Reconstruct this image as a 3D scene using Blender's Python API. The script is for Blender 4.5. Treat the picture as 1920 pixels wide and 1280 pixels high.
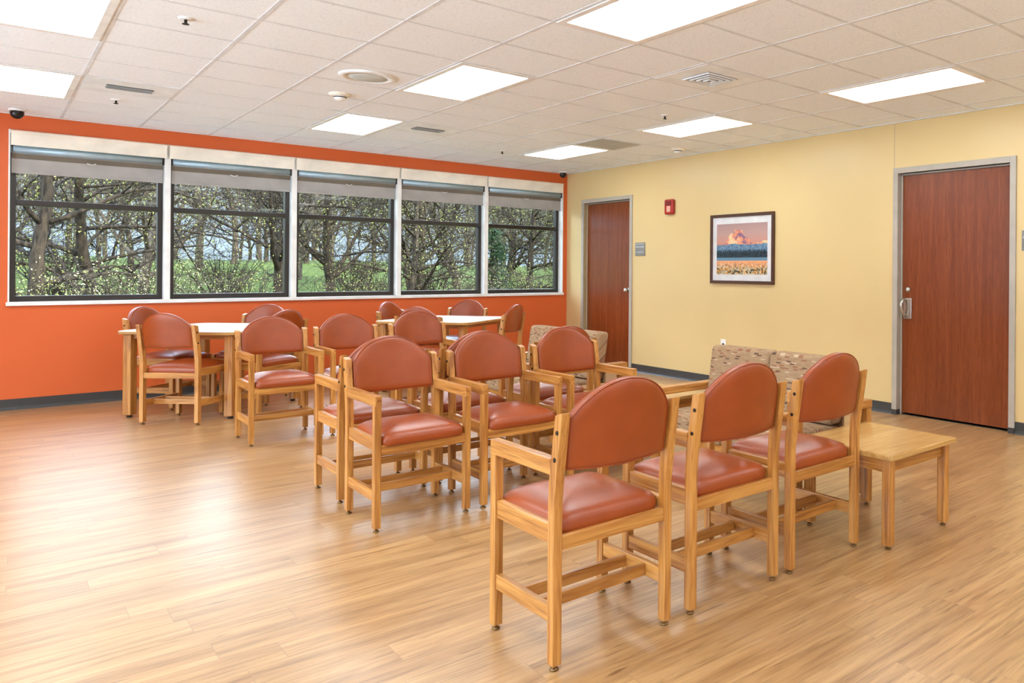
import bpy, bmesh, math, random
from mathutils import Vector, Matrix
pi = math.pi
scene = bpy.context.scene
for o in list(bpy.data.objects):
    bpy.data.objects.remove(o)
C = scene.collection

# ------------------------------------------------------------------ camera
cam_data = bpy.data.cameras.new('camera')
cam = bpy.data.objects.new('camera', cam_data)
C.objects.link(cam)
YAW, ROLL = 0.7805, 0.0074
Fv = Vector((math.sin(YAW), math.cos(YAW), 0))
Rv = Fv.cross(Vector((0, 0, 1))).normalized()
Uv = Rv.cross(Fv)
R2 = Rv * math.cos(ROLL) + Uv * math.sin(ROLL)
U2 = -Rv * math.sin(ROLL) + Uv * math.cos(ROLL)
M = Matrix((R2, U2, -Fv)).transposed().to_4x4()
M.translation = Vector((-6.2953, -10.018, 1.3853))
cam.matrix_world = M
cam_data.sensor_width = 36
cam_data.lens = 1422.38 / 1920 * 36
cam_data.shift_x = (960 - 1379.79) / 1920
cam_data.shift_y = (506.7 - 640) / 1920
cam_data.clip_end = 300
cam_data.clip_start = 0.05
scene.camera = cam

# ------------------------------------------------------------------ world, sun, exposure
scene.view_settings.view_transform = 'Standard'
scene.view_settings.look = 'None'
scene.view_settings.gamma = 1
scene.view_settings.use_curve_mapping = False
scene.view_settings.exposure = 0.56
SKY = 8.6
SUN = 9.0
LAMP = 9.5
world = bpy.data.worlds.new('sky')
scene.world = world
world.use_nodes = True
wn = world.node_tree
wn.nodes.clear()
wo = wn.nodes.new('ShaderNodeOutputWorld')
wb = wn.nodes.new('ShaderNodeBackground')
wt = wn.nodes.new('ShaderNodeTexCoord')
ws = wn.nodes.new('ShaderNodeSeparateXYZ')
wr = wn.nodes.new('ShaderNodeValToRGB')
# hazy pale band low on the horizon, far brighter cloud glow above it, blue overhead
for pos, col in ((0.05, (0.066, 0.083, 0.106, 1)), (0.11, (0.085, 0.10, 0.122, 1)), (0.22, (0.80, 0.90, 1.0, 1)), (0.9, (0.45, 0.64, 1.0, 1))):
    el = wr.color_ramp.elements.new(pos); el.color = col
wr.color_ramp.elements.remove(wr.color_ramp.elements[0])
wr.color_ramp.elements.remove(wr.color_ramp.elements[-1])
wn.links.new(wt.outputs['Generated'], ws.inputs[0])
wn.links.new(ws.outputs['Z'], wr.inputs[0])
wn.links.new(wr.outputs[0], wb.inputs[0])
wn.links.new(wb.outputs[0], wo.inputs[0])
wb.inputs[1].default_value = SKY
sun_data = bpy.data.lights.new('sun', 'SUN')
sun_data.energy = SUN
sun_data.angle = math.radians(2)
sun_data.color = (1.0, 0.94, 0.84)
sun = bpy.data.objects.new('sun', sun_data)
C.objects.link(sun)
sun.rotation_euler = (math.radians(50), 0, math.radians(30))   # comes from behind the building

# ------------------------------------------------------------------ object helpers
def mesh_obj(name, verts, faces, mat, parent=None, smooth=False, uv=None):
    me = bpy.data.meshes.new(name)
    me.from_pydata([tuple(v) for v in verts], [], faces)
    me.update()
    if smooth:
        me.polygons.foreach_set('use_smooth', [True] * len(me.polygons))
    if mat:
        me.materials.append(mat)
    o = bpy.data.objects.new(name, me)
    C.objects.link(o)
    if parent:
        o.parent = parent
    return o

class MB:
    """collects shapes into one mesh"""
    def __init__(s):
        s.v = []; s.f = []
    def box(s, x0, x1, y0, y1, z0, z1):
        b = len(s.v)
        s.v += [Vector((x, y, z)) for z in (z0, z1) for y in (y0, y1) for x in (x0, x1)]
        s.f += [tuple(b + i for i in q) for q in ((0, 2, 3, 1), (4, 5, 7, 6), (0, 1, 5, 4), (2, 6, 7, 3), (0, 4, 6, 2), (1, 3, 7, 5))]
        return s
    def prism(s, poly, axis, a0, a1):
        """extrude a 2D polygon along an axis; poly gives the two other coordinates in order"""
        b = len(s.v); n = len(poly)
        for a in (a0, a1):
            for p, q in poly:
                s.v.append(Vector({0: (a, p, q), 1: (p, a, q), 2: (p, q, a)}[axis]))
        s.f.append(tuple(b + i for i in range(n))[::-1])
        s.f.append(tuple(b + n + i for i in range(n)))
        for i in range(n):
            j = (i + 1) % n
            s.f.append((b + i, b + j, b + n + j, b + n + i))
        return s
    def lathe(s, prof, n=16, center=(0, 0, 0), axis=2):
        """profile of (radius, height)"""
        b = len(s.v); c = Vector(center)
        for r, h in prof:
            for k in range(n):
                a = 2 * pi * k / n
                p = (r * math.cos(a), r * math.sin(a), h)
                p = {2: p, 0: (p[2], p[0], p[1]), 1: (p[0], p[2], p[1])}[axis]
                s.v.append(c + Vector(p))
        for i in range(len(prof) - 1):
            for k in range(n):
                k2 = (k + 1) % n
                s.f.append((b + i * n + k, b + i * n + k2, b + (i + 1) * n + k2, b + (i + 1) * n + k))
        s.f.append(tuple(b + k for k in range(n))[::-1])
        m = (len(prof) - 1) * n
        s.f.append(tuple(b + m + k for k in range(n)))
        return s
    def tube(s, pts, r, n=6, closed=False):
        b = len(s.v); N = len(pts)
        pts = [Vector(p) for p in pts]
        rr = r if isinstance(r, (list, tuple)) else [r] * N
        ref = None
        for i, p in enumerate(pts):
            if closed:
                d = pts[(i + 1) % N] - pts[i - 1]
            else:
                d = pts[min(i + 1, N - 1)] - pts[max(i - 1, 0)]
            d.normalize()
            if ref is None:
                ref = Vector((0, 0, 1)) if abs(d.z) < .9 else Vector((1, 0, 0))
            u = (ref - d * ref.dot(d)).normalized(); w = d.cross(u); ref = u
            for k in range(n):
                a = 2 * pi * k / n
                s.v.append(p + (u * math.cos(a) + w * math.sin(a)) * rr[i])
        for i in range(N if closed else N - 1):
            i2 = (i + 1) % N
            for k in range(n):
                k2 = (k + 1) % n
                s.f.append((b + i * n + k, b + i * n + k2, b + i2 * n + k2, b + i2 * n + k))
        if not closed:
            s.f.append(tuple(b + k for k in range(n))[::-1])
            s.f.append(tuple(b + (N - 1) * n + k for k in range(n)))
        return s
    def build(s, name, mat, parent=None, smooth=False, bevel=0, seg=2):
        o = mesh_obj(name, s.v, s.f, mat, parent, smooth)
        if bevel:
            bm = bmesh.new(); bm.from_mesh(o.data)
            bmesh.ops.recalc_face_normals(bm, faces=bm.faces)
            ed = [e for e in bm.edges if e.is_manifold and e.calc_face_angle(0) > .5]
            bmesh.ops.bevel(bm, geom=ed, offset=bevel, segments=seg, affect='EDGES', profile=.6, clamp_overlap=True)
            bm.to_mesh(o.data); bm.free()
            if smooth:
                o.data.polygons.foreach_set('use_smooth', [True] * len(o.data.polygons))
        else:
            bm = bmesh.new(); bm.from_mesh(o.data)
            bmesh.ops.recalc_face_normals(bm, faces=bm.faces)
            bm.to_mesh(o.data); bm.free()
        return o

def tag(o, label=None, cat=None, group=None, kind=None):
    if label: o['label'] = label
    if cat: o['category'] = cat
    if group: o['group'] = group
    if kind: o['kind'] = kind
    return o
def empty(name, loc=(0, 0, 0), rz=0):
    o = bpy.data.objects.new(name, None)
    o.empty_display_size = .1
    C.objects.link(o)
    o.location = loc; o.rotation_euler = (0, 0, rz)
    return o
def dup(root, loc=None, rz=None):
    r = root.copy(); C.objects.link(r)
    if loc is not None: r.location = loc
    if rz is not None: r.rotation_euler = (0, 0, rz)
    for ch in list(root.children):
        c = ch.copy(); C.objects.link(c); c.parent = r
        for g in list(ch.children):
            d = g.copy(); C.objects.link(d); d.parent = c
    return r
def struct(o):
    o['kind'] = 'structure'
    return o

# ------------------------------------------------------------------ material helpers
def srgb(r, g, b):
    f = lambda c: (c / 255 / 12.92) if c / 255 <= .04045 else ((c / 255 + .055) / 1.055) ** 2.4
    return (f(r), f(g), f(b), 1)
class Mat:
    def __init__(s, name, color=(.8, .8, .8, 1), rough=.5, metal=0, spec=.5):
        s.m = bpy.data.materials.new(name); s.m.use_nodes = True
        s.t = s.m.node_tree; s.n = s.t.nodes; s.l = s.t.links
        s.b = s.n['Principled BSDF']
        s.b.inputs['Base Color'].default_value = color
        s.b.inputs['Roughness'].default_value = rough
        s.b.inputs['Metallic'].default_value = metal
        s.b.inputs['Specular IOR Level'].default_value = spec
    def node(s, t, **k):
        n = s.n.new(t)
        for a, v in k.items(): setattr(n, a, v)
        return n
    def inp(s, n, i, v):
        if hasattr(v, 'is_linked') or hasattr(v, 'links'):
            s.l.new(v, n.inputs[i])
        else:
            n.inputs[i].default_value = v
    def math(s, op, a, b=0.0, c=None):
        n = s.node('ShaderNodeMath', operation=op)
        s.inp(n, 0, a); s.inp(n, 1, b)
        if c is not None: s.inp(n, 2, c)
        return n.outputs[0]
    def mix(s, f, a, b, mode='MIX'):
        n = s.node('ShaderNodeMix', data_type='RGBA', blend_type=mode)
        s.inp(n, 0, f); s.inp(n, 6, a); s.inp(n, 7, b)
        return n.outputs[2]
    def coords(s, out='Object', scale=(1, 1, 1), rand=False):
        tc = s.node('ShaderNodeTexCoord')
        mp = s.node('ShaderNodeMapping')
        mp.inputs['Scale'].default_value = scale
        s.l.new(tc.outputs[out], mp.inputs['Vector'])
        if rand:
            oi = s.node('ShaderNodeObjectInfo')
            v = s.math('MULTIPLY', oi.outputs['Random'], 37.0)
            cb = s.node('ShaderNodeCombineXYZ')
            for i in range(3): s.l.new(v, cb.inputs[i])
            s.l.new(cb.outputs[0], mp.inputs['Location'])
        return mp.outputs[0]
    def noise(s, vec, scale=5, detail=4, rough=.5, dist=0):
        n = s.node('ShaderNodeTexNoise')
        s.l.new(vec, n.inputs['Vector'])
        n.inputs['Scale'].default_value = scale; n.inputs['Detail'].default_value = detail
        n.inputs['Roughness'].default_value = rough; n.inputs['Distortion'].default_value = dist
        return n.outputs['Fac']
    def ramp(s, f, stops):
        n = s.node('ShaderNodeValToRGB')
        e = n.color_ramp.elements
        while len(e) < len(stops): e.new(.5)
        for x, (p, c) in zip(e, stops): x.position = p; x.color = c
        s.l.new(f, n.inputs[0])
        return n.outputs[0]
    def color(s, c): s.l.new(c, s.b.inputs['Base Color'])
    def bump(s, h, strength=.2, dist=.01):
        n = s.node('ShaderNodeBump')
        n.inputs['Strength'].default_value = strength; n.inputs['Distance'].default_value = dist
        s.l.new(h, n.inputs['Height']); s.l.new(n.outputs[0], s.b.inputs['Normal'])

def oak(name, axis, light, mid, dark, rough=.36, sc=1.0):
    m = Mat(name, rough=rough)
    s1 = [26 * sc] * 3; s1[axis] = 1.6 * sc
    s2 = [150] * 3; s2[axis] = 5
    v = m.coords(scale=tuple(s1), rand=True)
    n = m.noise(v, 1.0, 3, .55, 1.4)
    c = m.ramp(n, [(.28, dark), (.46, mid), (.62, light)])
    v2 = m.coords(scale=tuple(s2), rand=True)
    p = m.noise(v2, 1.0, 2, .6)
    pr = m.ramp(p, [(.30, (.72, .66, .6, 1)), (.45, (1, 1, 1, 1))])
    oi = m.node('ShaderNodeObjectInfo')
    tone = m.math('MULTIPLY_ADD', oi.outputs['Random'], .16, .92)
    cc = m.mix(1.0, c, pr, 'MULTIPLY')
    hs = m.node('ShaderNodeHueSaturation')
    m.l.new(tone, hs.inputs['Value']); m.l.new(cc, hs.inputs['Color'])
    m.color(hs.outputs[0])
    m.bump(p, .06, .002)
    m.b.inputs['Coat Weight'].default_value = .35
    m.b.inputs['Coat Roughness'].default_value = .22
    return m.m
WL, WM, WD = srgb(200, 142, 72), srgb(180, 119, 53), srgb(144, 86, 33)
OAK = [oak('oak_grain_%s' % a, i, WL, WM, WD) for i, a in enumerate('xyz')]
TL, TM, TD = srgb(202, 160, 98), srgb(190, 143, 78), srgb(166, 117, 57)
OAKTOP = [oak('pale_oak_%s' % a, i, TL, TM, TD, .3, .6) for i, a in enumerate('xyz')]

def vinyl():
    m = Mat('terracotta_vinyl', srgb(150, 62, 20), .36, 0, .42)
    v = m.coords(scale=(1, 1, 1), rand=True)
    n = m.noise(v, 9, 3)
    m.color(m.ramp(n, [(.3, srgb(144, 60, 13)), (.7, srgb(155, 67, 18))]))
    m.bump(m.noise(m.coords(), 420, 2), .05, .001)
    m.b.inputs['Coat Weight'].default_value = .35
    m.b.inputs['Coat Roughness'].default_value = .34
    return m.m
VINYL = vinyl()

def dashed_fabric():
    m = Mat('woven_dash_fabric', rough=.9, spec=.2)
    tc = m.node('ShaderNodeTexCoord')
    sp = m.node('ShaderNodeSeparateXYZ'); m.l.new(tc.outputs['Object'], sp.inputs[0])
    # local: x runs along the seat, z up; y depth folded into the vertical coordinate
    row = m.math('MULTIPLY', m.math('ADD', sp.outputs['Z'], m.math('MULTIPLY', sp.outputs['Y'], .9)), 150.0)
    rowi = m.math('FLOOR', row)
    wn1 = m.node('ShaderNodeTexWhiteNoise', noise_dimensions='1D'); m.l.new(rowi, wn1.inputs['W'])
    u = m.math('ADD', m.math('MULTIPLY', sp.outputs['X'], 26.0), m.math('MULTIPLY', wn1.outputs['Value'], 9.0))
    ui = m.math('FLOOR', u)
    cb = m.node('ShaderNodeCombineXYZ'); m.l.new(ui, cb.inputs[0]); m.l.new(rowi, cb.inputs[1])
    wn2 = m.node('ShaderNodeTexWhiteNoise', noise_dimensions='3D'); m.l.new(cb.outputs[0], wn2.inputs['Vector'])
    c = m.ramp(wn2.outputs['Value'], [(0, srgb(152, 122, 92)), (.5, srgb(162, 132, 102)), (.86, srgb(132, 80, 56)), (.91, srgb(62, 38, 32)), (.965, srgb(190, 164, 136))])
    c.node.color_ramp.interpolation = 'CONSTANT'
    nz = m.noise(m.coords(scale=(60, 60, 400)), 1, 2)
    cc = m.mix(.18, c, m.ramp(nz, [(.3, srgb(156, 128, 100)), (.7, srgb(190, 162, 132))]))
    m.color(cc)
    m.bump(nz, .2, .002)
    return m.m
FABRIC = dashed_fabric()

def plain(name, rgb, rough=.5, metal=0, spec=.5, var=.04, scale=6):
    m = Mat(name, srgb(*rgb), rough, metal, spec)
    n = m.noise(m.coords(), scale, 3)
    a = srgb(*[max(0, c * (1 - var)) for c in rgb]); b = srgb(*[min(255, c * (1 + var)) for c in rgb])
    m.color(m.ramp(n, [(.3, a), (.7, b)]))
    return m.m
def wall_paint(name, rgb, rough=.5):
    m = Mat(name, srgb(*rgb), rough, 0, .4)
    n = m.noise(m.coords(), 1.3, 2)
    m.color(m.ramp(n, [(.3, srgb(*[c * .99 for c in rgb])), (.7, srgb(*[min(255, c * 1.01) for c in rgb]))]))
    m.bump(m.noise(m.coords(), 260, 2), .08, .002)
    return m.m
ORANGE = wall_paint('orange_wall_paint', (213, 99, 47))
YELLOW = wall_paint('yellow_wall_paint', (219, 192, 138), .34)
CREAMW = wall_paint('white_wall_paint', (236, 240, 244))
BASE = plain('dark_rubber_base', (58, 57, 56), .45)
FRAMEG = plain('taupe_door_frame_paint', (174, 165, 152), .4)
DARKBR = plain('dark_bronze_aluminium', (48, 42, 38), .35, .2)
WHITE = plain('white_enamel', (236, 236, 234), .4)
CREAM = plain('cream_fascia', (240, 232, 216), .35)
SHADE = plain('grey_sheer_shade', (168, 164, 160), .8)
SHADE2 = plain('taupe_shade_hem', (112, 102, 88), .8)
TUBE = plain('aluminium_shade_tube', (170, 190, 200), .35, .3)
BLACK = plain('black_plastic', (20, 19, 18), .3)
GREYV = plain('white_vent_enamel', (236, 242, 246), .5)
DARKV = plain('vent_painted_shadow', (104, 102, 98), .8)  # grey painted in for the shadow inside the vents
GRILLE = plain('grey_perforated_grille', (186, 188, 182), .6)
STEEL = plain('brushed_steel', (190, 184, 172), .25, .9)
BRASS = plain('dull_brass_glide', (130, 100, 62), .35, .8)
DARKBOLT = plain('dark_bolt', (48, 34, 26), .4, .5)
LAMINATE = plain('white_laminate_top', (226, 218, 208), .22)

def veneer():
    m = Mat('cherry_door_veneer', rough=.24, spec=.5)
    v = m.coords(scale=(14, 14, .7))
    n = m.noise(v, 1, 4, .6, 1.2)
    c = m.ramp(n, [(.3, srgb(114, 52, 20)), (.5, srgb(128, 61, 25)), (.7, srgb(140, 70, 34))])
    n2 = m.noise(m.coords(scale=(120, 120, 8)), 1, 2)
    m.color(m.mix(1, c, m.ramp(n2, [(.35, (.8, .76, .72, 1)), (.55, (1, 1, 1, 1))]), 'MULTIPLY'))
    return m.m
VENEER = veneer()

def floor_mat():
    m = Mat('oak_plank_vinyl_floor', rough=.34, spec=.9)
    m.b.inputs['Coat Weight'].default_value = .4
    m.b.inputs['Coat Roughness'].default_value = .27
    m.b.inputs['Coat IOR'].default_value = 1.6
    tc = m.node('ShaderNodeTexCoord')
    br = m.node('ShaderNodeTexBrick')
    sx = m.node('ShaderNodeSeparateXYZ'); m.l.new(tc.outputs['Object'], sx.inputs[0])
    rowi = m.math('FLOOR', m.math('DIVIDE', sx.outputs['Y'], .152))
    wnr = m.node('ShaderNodeTexWhiteNoise', noise_dimensions='1D'); m.l.new(rowi, wnr.inputs['W'])
    cx = m.node('ShaderNodeCombineXYZ')
    m.l.new(m.math('MULTIPLY_ADD', wnr.outputs['Value'], 1.22, sx.outputs['X']), cx.inputs[0])
    m.l.new(sx.outputs['Y'], cx.inputs[1])
    m.l.new(cx.outputs[0], br.inputs['Vector'])
    br.inputs['Scale'].default_value = 1.0
    br.inputs['Brick Width'].default_value = 1.22
    br.inputs['Row Height'].default_value = .152
    br.inputs['Mortar Size'].default_value = .0012
    br.inputs['Mortar Smooth'].default_value = .1
    br.inputs['Color1'].default_value = (0, 0, 0, 1)
    br.inputs['Color2'].default_value = (1, 1, 1, 1)
    br.inputs['Mortar'].default_value = (.5, .5, .5, 1)
    br.offset = 0.0
    off = m.node('ShaderNodeVectorMath', operation='MULTIPLY_ADD')
    m.l.new(br.outputs['Color'], off.inputs[0]); off.inputs[1].default_value = (7, 3, 5)
    m.l.new(tc.outputs['Object'], off.inputs[2])
    def mapped(sc):
        mp = m.node('ShaderNodeMapping'); mp.inputs['Scale'].default_value = sc
        m.l.new(off.outputs[0], mp.inputs['Vector']); return mp.outputs[0]
    n1 = m.noise(mapped((.9, 9, 1)), 1, 5, .62, 1.3)
    c = m.ramp(n1, [(.24, srgb(148, 107, 64)), (.42, srgb(170, 129, 83)), (.56, srgb(184, 144, 96)), (.74, srgb(196, 157, 109))])
    n2 = m.noise(mapped((2.6, 62, 1)), 1, 5, .68, .4)
    c = m.mix(1, c, m.ramp(n2, [(.34, (.62, .55, .48, 1)), (.47, (.93, .91, .89, 1)), (.56, (1.04, 1.03, 1.02, 1))]), 'MULTIPLY')
    n3 = m.noise(mapped((3.4, 30, 1)), 1, 3, .5)
    c = m.mix(m.ramp(n3, [(.68, (0, 0, 0, 1)), (.75, (.8, .8, .8, 1))]), c, srgb(112, 74, 46))
    pv = m.ramp(br.outputs['Color'], [(0, (.93, .92, .91, 1)), (1, (1.04, 1.03, 1.02, 1))])
    c = m.mix(1, c, pv, 'MULTIPLY')
    c = m.mix(m.math('MULTIPLY', br.outputs['Fac'], .6), c, srgb(134, 96, 62))
    m.color(c)
    rg = m.math('MULTIPLY_ADD', n2, .12, .30)
    m.l.new(rg, m.b.inputs['Roughness'])
    m.bump(n2, .05, .002)
    return m.m
FLOOR = floor_mat()

def tile_mat():
    m = Mat('speckled_ceiling_tile', rough=.9, spec=.1)
    n = m.noise(m.coords(), 70, 3, .7)
    m.color(m.ramp(n, [(.30, srgb(218, 226, 230)), (.42, srgb(240, 246, 250)), (.6, srgb(244, 250, 254))]))
    m.bump(n, .25, .004)
    return m.m
TILE = tile_mat()
TEE = plain('white_ceiling_tee', (220, 224, 227), .85, spec=.1)

def emit(name, col, strength):
    m = bpy.data.materials.new(name); m.use_nodes = True
    t = m.node_tree; t.nodes.clear()
    o = t.nodes.new('ShaderNodeOutputMaterial'); e = t.nodes.new('ShaderNodeEmission')
    e.inputs[0].default_value = col; e.inputs[1].default_value = strength
    t.links.new(e.outputs[0], o.inputs[0])
    return m
DIFF = emit('lit_lamp_diffuser', (.90, .97, 1.0, 1), LAMP)

def glass_mat():
    m = bpy.data.materials.new('window_glass'); m.use_nodes = True
    t = m.node_tree; t.nodes.clear()
    o = t.nodes.new('ShaderNodeOutputMaterial')
    tr = t.nodes.new('ShaderNodeBsdfTransparent'); gl = t.nodes.new('ShaderNodeBsdfGlossy')
    tr.inputs[0].default_value = (.95, .98, .97, 1); gl.inputs['Roughness'].default_value = .02
    fr = t.nodes.new('ShaderNodeFresnel'); fr.inputs[0].default_value = 1.18
    mx = t.nodes.new('ShaderNodeMixShader')
    t.links.new(fr.outputs[0], mx.inputs[0]); t.links.new(tr.outputs[0], mx.inputs[1]); t.links.new(gl.outputs[0], mx.inputs[2])
    t.links.new(mx.outputs[0], o.inputs[0])
    return m
GLASS = glass_mat()

# ------------------------------------------------------------------ room shell
H = 2.82
XL, YB = -9.6, -13.2            # left wall and back wall planes
WX0, WX1 = -6.14, -0.075        # window opening
WZ0, WZ1 = 1.03, 2.68
T = .6096
GX, GY = -5.158, -4.889         # a crossing of the ceiling grid

struct(MB().box(XL - .2, .3, YB - .2, .25, -.12, 0).build('floor', FLOOR))
struct(MB().box(XL, 0, YB, 0, H + .012, H + .2).build('ceiling', TILE))
w = MB()
w.box(XL, WX0, 0, .2, 0, H + .2).box(WX1, .2, 0, .2, 0, H + .2).box(WX0, WX1, 0, .2, 0, WZ0 - .02).box(WX0, WX1, 0, .2, WZ1, H + .2)
struct(w.build('wall_back', ORANGE))
D1 = (-.413, -1.651, 2.41)      # outer frame edges and height of the two doors
D2 = (-5.843, -7.082, 2.389)
F = .055
w = MB()
w.box(0, .2, D1[0] - F, 0, 0, H + .2)
w.box(0, .2, D1[1] + F, D1[0] - F, D1[2] - F, H + .2)
w.box(0, .2, D2[0] - F, D1[1] + F, 0, H + .2)
w.box(0, .2, D2[1] + F, D2[0] - F, D2[2] - F, H + .2)
w.box(0, .2, YB, D2[1] + F, 0, H + .2)
struct(w.build('wall_right', YELLOW))
struct(MB().box(.2, .26, YB, .2, -.05, H + .2).build('wall_light_block', BASE))  # unseen backing added behind the doors to block sky light under them
LW = (-11.6, -1.6, .35, 2.55)      # unseen glazed strip added in the left wall so daylight brightens the ceiling
w = MB().box(XL - .2, XL, YB, LW[0], 0, H + .2).box(XL - .2, XL, LW[1], .2, 0, H + .2)
w.box(XL - .2, XL, LW[0], LW[1], 0, LW[2]).box(XL - .2, XL, LW[0], LW[1], LW[3], H + .2)
struct(w.build('wall_left', CREAMW))
side = empty('window_6', (XL, (LW[0] + LW[1]) / 2, 0)); side['kind'] = 'structure'  # added out-of-view window that lets fill daylight in
hl = (LW[1] - LW[0]) / 2; fr = MB()
for k in range(8):
    yy = -hl + k * 2 * hl / 7
    fr.box(-.14, -.06, max(-hl, yy - .03), min(hl, yy + .03), LW[2], LW[3])
fr.box(-.14, -.06, -hl, hl, LW[2], LW[2] + .05).box(-.14, -.06, -hl, hl, LW[3] - .05, LW[3])
fr.build('window_frame', DARKBR, side)
MB().box(-.103, -.097, -hl, hl, LW[2] + .05, LW[3] - .05).build('pane', GLASS, side)
struct(MB().box(XL - .2, .2, YB - .2, YB, 0, H + .2).build('wall_front', CREAMW))
# roof slab and outer ground apron keep the sun off the room
struct(MB().box(XL - .4, .4, YB - .4, .35, H + .2, H + .45).build('ceiling_slab', CREAMW))

def base_prof(s):
    return [(0, 0), (s * .022, 0), (s * .012, .012), (s * .008, .03), (s * .006, .103), (0, .105)]
b = MB(); b.prism(base_prof(-1), 0, XL, 0); struct(b.build('baseboard_back', BASE))
for nm, y0, y1 in (('baseboard_right', D1[0], 0), ('baseboard_right', D2[0], D1[1]), ('baseboard_right', YB, D2[1])):
    b = MB(); b.prism(base_prof(-1), 1, y0, y1); struct(b.build(nm, BASE))
struct(MB().box(-.003, .001, D2[0] - .004, D2[0] - .0015, D2[2], H).build('trim_1', FRAMEG))

# ceiling grid of tees
g = MB()
i0 = int((XL - GX) / T) - 1
for i in range(i0, 10):
    x = GX + i * T
    if XL < x < -.03: g.box(x - .0115, x + .0115, YB, 0, H + .0095, H + .0135)
for j in range(-15, 9):
    y = GY + j * T
    if YB < y < -.03: g.box(XL, 0, y - .0115, y + .0115, H + .0100, H + .0135)
g.box(-.022, 0, YB, 0, H + .006, H + .013).box(XL, 0, -.022, 0, H + .006, H + .013)
struct(g.build('ceiling_grid', TEE))

# ------------------------------------------------------------------ doors
def door(name, d, handle):
    y0, y1, z = d
    r = empty(name, (0, (y0 + y1) / 2, 0)); r['kind'] = 'structure'
    cy = (y0 + y1) / 2; a = (y0 - y1) / 2
    f = MB()
    for s in (-1, 1):
        e = sorted((s * a, s * (a - F))); f.box(-.018, .13, e[0], e[1], 0 if s < 0 else 0, z)
        q = sorted((s * (a - F), s * (a - F - .016))); f.box(.045, .13, q[0], q[1], 0, z - F)
    f.box(-.018, .13, -a + F, a - F, z - F, z)
    f.box(.045, .13, -a + F, a - F, z - F - .016, z - F)
    f.build('door_frame', FRAMEG, r, bevel=.003)
    p = MB().box(.05, .095, -a + F + .019, a - F - .019, .022, z - F - .02)
    p.build('door_panel', VENEER, r)
    MB().box(.05, .13, -a + F, a - F, 0, .006).build('threshold', BLACK, r)
    k = MB()
    for s in (-1, 1):
        e = sorted((s * (a + .001), s * (a - F - .001))); k.box(-.0195, .05, e[0], e[1], 0, .05)
    k.build('frame_foot', BASE, r)
    if handle == 'lever':
        hy = a - F - .08
        h = MB().box(.038, .05, hy - .045, hy + .045, .93, 1.13)
        ho = h.build('handle', STEEL, r, bevel=.005)
        pts = [(.04, hy + .02, 1.115), (.005, hy + .03, 1.11), (-.018, hy + .035, 1.07), (-.012, hy + .03, 1.01), (.02, hy + .02, .965), (.04, hy + .015, .955)]
        MB().tube(pts, .014, 8).build('handle_paddle', STEEL, ho, smooth=True)
        MB().lathe([(.026, 0), (.026, -.012), (.02, -.022), (.0, -.023)], 14, (.05, hy - .005, 1.212), 0).build('lock', STEEL, r, smooth=True)
    else:
        hy = -a + F + .085
        h = MB().lathe([(.036, 0), (.036, -.01), (.014, -.014), (.014, -.04), (.032, -.05), (.034, -.068), (.018, -.08), (0, -.081)], 16, (.05, hy, 1.1), 0)
        h.build('handle', STEEL, r, smooth=True)
    return r
door('door_1', D1, 'knob')
door('door_2', D2, 'lever')

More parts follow.
